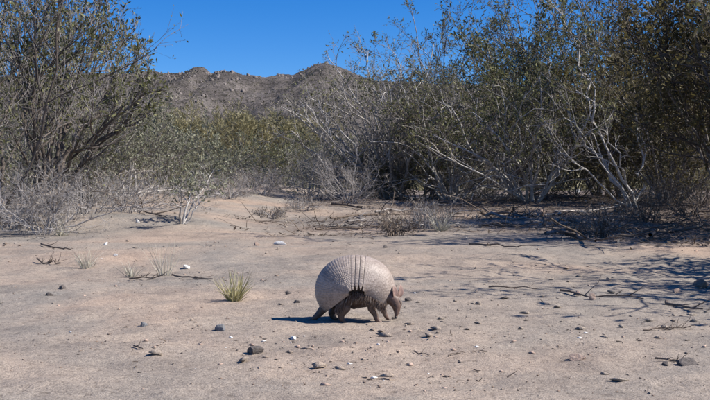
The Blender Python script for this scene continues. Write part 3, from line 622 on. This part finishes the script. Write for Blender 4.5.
gravel(2600, .003, .020, 'clod', 'half-buried clods of crusted sand', lambda x, y: np.clip(.05 + 2.2 * fbm(x * 1.1 + 70, y * 1.6, 3), 0, 1), 'sand_clods')
gravel(9000, .0008, .005, 'stone_brown', 'fine brown grit and crumbs all over the sand', lambda x, y: np.clip(.25 + 1.6 * fbm(x * 2.2 + 9, y * 2.2, 3), 0, 1), 'fine_grit')
gravel(700, .0015, .008, 'stone_white', 'scattered white chips on the sand', patch, 'white_chips')
x, yv = scatter(1500, lambda x, y: patch(x, y)); n = len(x)
S = np.stack([x, yv, H(x, yv) + .002], -1); D = rng.normal(0, 1, (n, 3)) * np.array([1, 1, .12])
V, Fq = tubes(grow(S, D, .006 + .03 * rng.rand(n) ** 3, 3, .3, 0, rng), (.0008 + .0012 * rng.rand(n))[:, None] * np.array([1, .9, .5])[None], 3)
tag(obj('twig_crumbs', np_mesh('twig_crumbs', V, Fq), M['wood_dead']), 'tiny dark twig fragments strewn over the open sand', 'litter', kind='stuff')

# ------------------------------------------------------------------ armadillo
AP = gp(352, 322); SC = AP[1] / FPX
arm = empty('armadillo', AP, 'grey banded armadillo walking to the right across the sand', 'armadillo')
def A(px, py, y=0.): return np.array([(px - 352) * SC, y, (322 - py) * SC])
def shell_mat(name, a, b_, bumpy):
    m, nt, b = mat(name); n = noise(nt, 30, 6, .7, dist=.5); n2 = noise(nt, 160, 5, .75)
    r = ramp(nt, [(.3, a), (.7, b_)]); nt.links.new(n.outputs[0], r.inputs[0])
    r2 = ramp(nt, [(.3, (.55, .52, .50)), (.6, (1.12, 1.11, 1.10))]); nt.links.new(n2.outputs[0], r2.inputs[0])
    nt.links.new(mixc(nt, 1., r.outputs[0], r2.outputs[0], 'MULTIPLY'), b.inputs['Base Color'])
    b.inputs['Roughness'].default_value = .5; b.inputs['Specular IOR Level'].default_value = .4
    bump(nt, b, n2.outputs[0], bumpy, .002); return m
M['shell'] = shell_mat('shell', (.25, .20, .168), (.41, .345, .298), .5)
M['skin'] = shell_mat('skin', (.06, .041, .033), (.155, .108, .086), .5)
M['head_plate'] = shell_mat('head_plate', (.09, .065, .052), (.20, .155, .13), .5)
M['ear_skin'] = shell_mat('ear_skin', (.17, .10, .08), (.33, .22, .18), .3)
M['claw'] = shell_mat('claw', (.40, .35, .30), (.55, .5, .44), .2)
m, nt, b = mat('eye'); b.inputs['Base Color'].default_value = (.01, .008, .007, 1); b.inputs['Roughness'].default_value = .15; M['eye'] = m
M['hair'] = foliage_mat('hair', [(0, (.07, .045, .034)), (.5, (.18, .12, .09)), (.85, (.30, .23, .185)), (1, (.48, .41, .35))], .1)
PH = np.array([-24, -10, 0, 15, 30, 45, 60, 75, 90, 105, 120, 135, 150, 165, 180, 195, 208, 218], float)
PR = np.array([36, 39.5, 41.5, 42.3, 41.6, 39.8, 37.6, 36, 35, 35, 35.5, 36, 36.6, 36.8, 36.8, 36.4, 35.2, 33], float)
PRs = lambda p: np.interp(p, PH, PR)
def lune(name, p0, p1, parent, mt, nu, nv, du, dv, amp, lift0=0., lift1=0., vmax=86, stag=True, wid=.083):
    ph = np.linspace(p0, p1, nu); v = np.radians(np.linspace(-vmax, vmax, nv)); PHI, VV = np.meshgrid(ph, v, indexing='ij'); TT = np.meshgrid(np.linspace(0, 1, nu), v, indexing='ij')[0]
    if not stag:
        mid = (p0 + p1) / 2; PHI = mid + (PHI - mid) * np.clip((vmax + 1 - np.abs(np.degrees(VV))) / 10, .12, 1)
    ks = np.array([PRs(PHI + s) for s in (-8, -4, 0, 4, 8)]).mean(0) * SC
    dx, dz = np.cos(np.radians(PHI)), np.sin(np.radians(PHI))
    Bx = np.interp(PHI, [-24, 69, 93, 218], [10, 10, -1, -1]) * SC; Pz = (322 - 291) * SC
    Sx = ks * dx + .5 * SC; Sz = ks * dz
    t = TT; lift = 1 + lift0 * (1 - t) + lift1 * t
    wl = wid * np.interp(PHI, [-24, 20, 70, 120, 180, 218], [.78, .90, 1, 1.03, 1., .9])
    c, s = np.cos(VV), np.sin(VV)
    Pn = np.stack([Bx + (Sx - Bx) * c * lift, wl * s * lift, Pz + Sz * c * lift], -1)
    # scutes: staggered rounded plates
    nr = (PHI - p0) / du; ri = np.floor(nr); off = (ri % 2) * .5 if stag else 0
    nc = np.degrees(VV) / dv + off; fu = nr - ri - .5; fv = nc - np.floor(nc) - .5
    hgt = np.clip(1 - (np.abs(fu) * 2) ** 3.0, 0, 1) * np.clip(1 - (np.abs(fv) * 2) ** 3.0, 0, 1)
    jit = _TAB[ri.astype(int) & 511, (np.floor(nc).astype(int) + 200) & 511]
    nrm = unit(Pn - np.array([0, 0, .09])); Pn = Pn + nrm * (amp * hgt * (.7 + .6 * jit))[..., None]
    ix = np.arange(nu * nv).reshape(nu, nv)
    F = np.stack([ix[:-1, :-1], ix[1:, :-1], ix[1:, 1:], ix[:-1, 1:]], -1).reshape(-1, 4)
    o = obj(name, np_mesh(name, Pn.reshape(-1, 3), F, True), M[mt], parent)
    md = o.modifiers.new('thickness', 'SOLIDIFY'); md.thickness = .0035; md.offset = 0
    return o
rear = lune('rear_shield', 93.2, 217, arm, 'shell', 190, 200, 4.7, 4.4, .0010, lift0=0.0)
front = lune('front_shield', -23, 69.2, arm, 'shell', 130, 180, 4.8, 5.0, .00035)
for i in range(3):
    a0 = 70.0 + i * 7.75; lune('band', a0, a0 + 7.15, arm, 'shell', 14, 200, 6.8, 4.2, .0007, lift0=-.004, lift1=.010, vmax=85, stag=False)
# body: one continuous skin
def blob(bm, c, r, sq=(1, 1, 1)):
    bmesh.ops.create_icosphere(bm, subdivisions=2, radius=1, matrix=Matrix.Translation(Vector(c)) @ Matrix.Diagonal((r * sq[0], r * sq[1], r * sq[2], 1)))
def chain(bm, pts):
    for (p, r), (q, s) in zip(pts[:-1], pts[1:]):
        n = max(2, int(np.linalg.norm(q - p) / (.35 * min(r, s))))
        for t in np.linspace(0, 1, n, endpoint=False): blob(bm, p + (q - p) * t, r + (s - r) * t)
    blob(bm, pts[-1][0], pts[-1][1])
bm = bmesh.new()
blob(bm, A(354, 283), 1, (.078, .058, .084)); blob(bm, A(344, 286), 1, (.078, .056, .070)); blob(bm, A(370, 286), 1, (.058, .054, .052)); blob(bm, A(358, 297), 1, (.066, .052, .036))
hy_ = -.012
chain(bm, [(A(382, 291, -.004), .030), (A(389, 296, hy_ - .006), .0235), (A(394, 300, hy_ - .010), .0205), (A(396, 304.5, hy_ - .014), .0160), (A(396.4, 309, hy_ - .018), .0108), (A(396, 312.8, hy_ - .021), .0070), (A(395.4, 315.2, hy_ - .023), .0050)])
chain(bm, [(A(328, 304), .019), (A(323, 309), .0145), (A(319, 314), .0115), (A(314, 318.6), .0085), (A(309.5, 320.6), .0045), (A(307, 321), .0025)])
def leg(bm, pts, y):
    chain(bm, [(A(px, py, y * f), r) for px, py, r, f in pts])
leg(bm, [(340, 298, .024, .85), (346, 306, .0165, 1), (341, 313, .0115, 1), (342, 318, .009, 1), (345, 320.3, .0062, 1), (348.5, 320.8, .004, 1)], -.046)
leg(bm, [(336, 299, .024, .85), (338, 307, .016, 1), (331, 314, .011, 1), (332, 318, .009, 1), (335, 320.3, .0062, 1), (339, 320.8, .004, 1)], .046)
leg(bm, [(373, 298, .021, .85), (371, 307, .0125, 1), (375, 313, .0095, 1), (376.5, 318, .0078, 1), (379, 320.3, .0055, 1), (381.5, 320.8, .004, 1)], -.040)
leg(bm, [(376, 298, .021, .85), (378, 306, .0125, 1), (384, 312, .009, 1), (386, 317, .0075, 1), (388, 320, .0055, 1), (390.5, 320.7, .004, 1)], .036)
me = bpy.data.meshes.new('body'); bm.to_mesh(me); bm.free()
tmp = obj('body_source', me, None)
md = tmp.modifiers.new('r', 'REMESH'); md.mode = 'VOXEL'; md.voxel_size = .0025
md = tmp.modifiers.new('s', 'SMOOTH'); md.factor = .5; md.iterations = 4
dg = bpy.context.evaluated_depsgraph_get(); bme = bpy.data.meshes.new_from_object(tmp.evaluated_get(dg))
bpy.data.objects.remove(tmp)
for p in bme.polygons: p.use_smooth = True
bme.name = 'body'; body = obj('body', bme, M['skin'], arm)
M['face_skin'] = shell_mat('face_skin', (.075, .045, .034), (.18, .112, .086), .5); bme.materials.append(M['face_skin'])
for p in bme.polygons:
    if p.center.x > A(389, 0)[0] + .002 * math.sin(p.center.z * 900) or p.center.z < .020: p.material_index = 1
# ears, eyes, head shield, claws, hair
def ear(c, y, tilt):
    bm = bmesh.new(); bmesh.ops.create_uvsphere(bm, u_segments=16, v_segments=12, radius=1)
    for v in bm.verts:
        z = v.co.z; v.co.x *= .0095 * (1.05 - .25 * z); v.co.y = v.co.y * .0028 - .004 * (v.co.x / .0085) ** 2; v.co.z *= .0205
        v.co.y += .0022
    me = bpy.data.meshes.new('ear'); bm.to_mesh(me); bm.free()
    for p in me.polygons: p.use_smooth = True
    o = obj('ear', me, M['ear_skin'], body); o.location = A(c[0], c[1], y); o.rotation_euler = (R(-6), R(tilt), R(35)); return o
ear((394.4, 291), -.034, -2); ear((400.2, 290.5), -.012, 12)
def small(name, c, r, sq, mt, rot=(0, 0, 0)):
    bm = bmesh.new(); bmesh.ops.create_icosphere(bm, subdivisions=2, radius=r)
    for v in bm.verts: v.co = Vector((v.co.x * sq[0], v.co.y * sq[1], v.co.z * sq[2]))
    me = bpy.data.meshes.new(name); bm.to_mesh(me); bm.free()
    for p in me.polygons: p.use_smooth = True
    o = obj(name, me, M[mt], body); o.location = c; o.rotation_euler = rot
small('eye', A(394.4, 304.6, hy_ - .0290), .0030, (1, 1, 1), 'eye'); small('eye', A(400.6, 304.6, hy_ - .004), .0030, (1, 1, 1), 'eye')
small('nose', A(395.2, 316.2, hy_ - .0240), .0042, (1, 1, .8), 'eye')
small('head_shield', A(398.8, 299.8, hy_ - .0110), .0160, (.42, .82, 1.05), 'head_plate', (0, R(-24), 0))
for px, y in ((349.5, -.046), (340, .046), (382.5, -.040), (391.5, .036)):
    for dy in (-.0045, 0, .0045):
        bm = bmesh.new(); bmesh.ops.create_cone(bm, cap_ends=True, segments=7, radius1=.0019, radius2=.0003, depth=.012)
        me = bpy.data.meshes.new('claw'); bm.to_mesh(me); bm.free()
        o = obj('claw', me, M['claw'], body); o.location = A(px, 321.0, y + dy); o.rotation_euler = (0, R(105), 0)
rng = np.random.RandomState(2); n = 1500
side = np.where(rng.rand(n) < .75, -1, 1); px = 336 + 50 * rng.rand(n)
top = np.interp(px, [336, 350, 362, 386], [304, 290, 290, 302]) + 7 * rng.rand(n)
S = np.stack([(px - 352) * SC, side * (.050 + .024 * rng.rand(n) * np.interp(px, [336, 360, 386], [1, 1, .6])), (322 - top) * SC], -1)
D = np.stack([rng.normal(-.15, .22, n), side * (.15 + rng.normal(0, .15, n)), -np.ones(n)], -1)
P = grow(S, D, .008 + .014 * rng.rand(n), 4, .1, -.06, rng); V, Fq = tubes(P, np.full((n, 1), .00075) * np.array([1, .9, .7, .25])[None], 3)
tag(obj('belly_hair', np_mesh('belly_hair', V, Fq), M['hair'], body), kind='stuff')
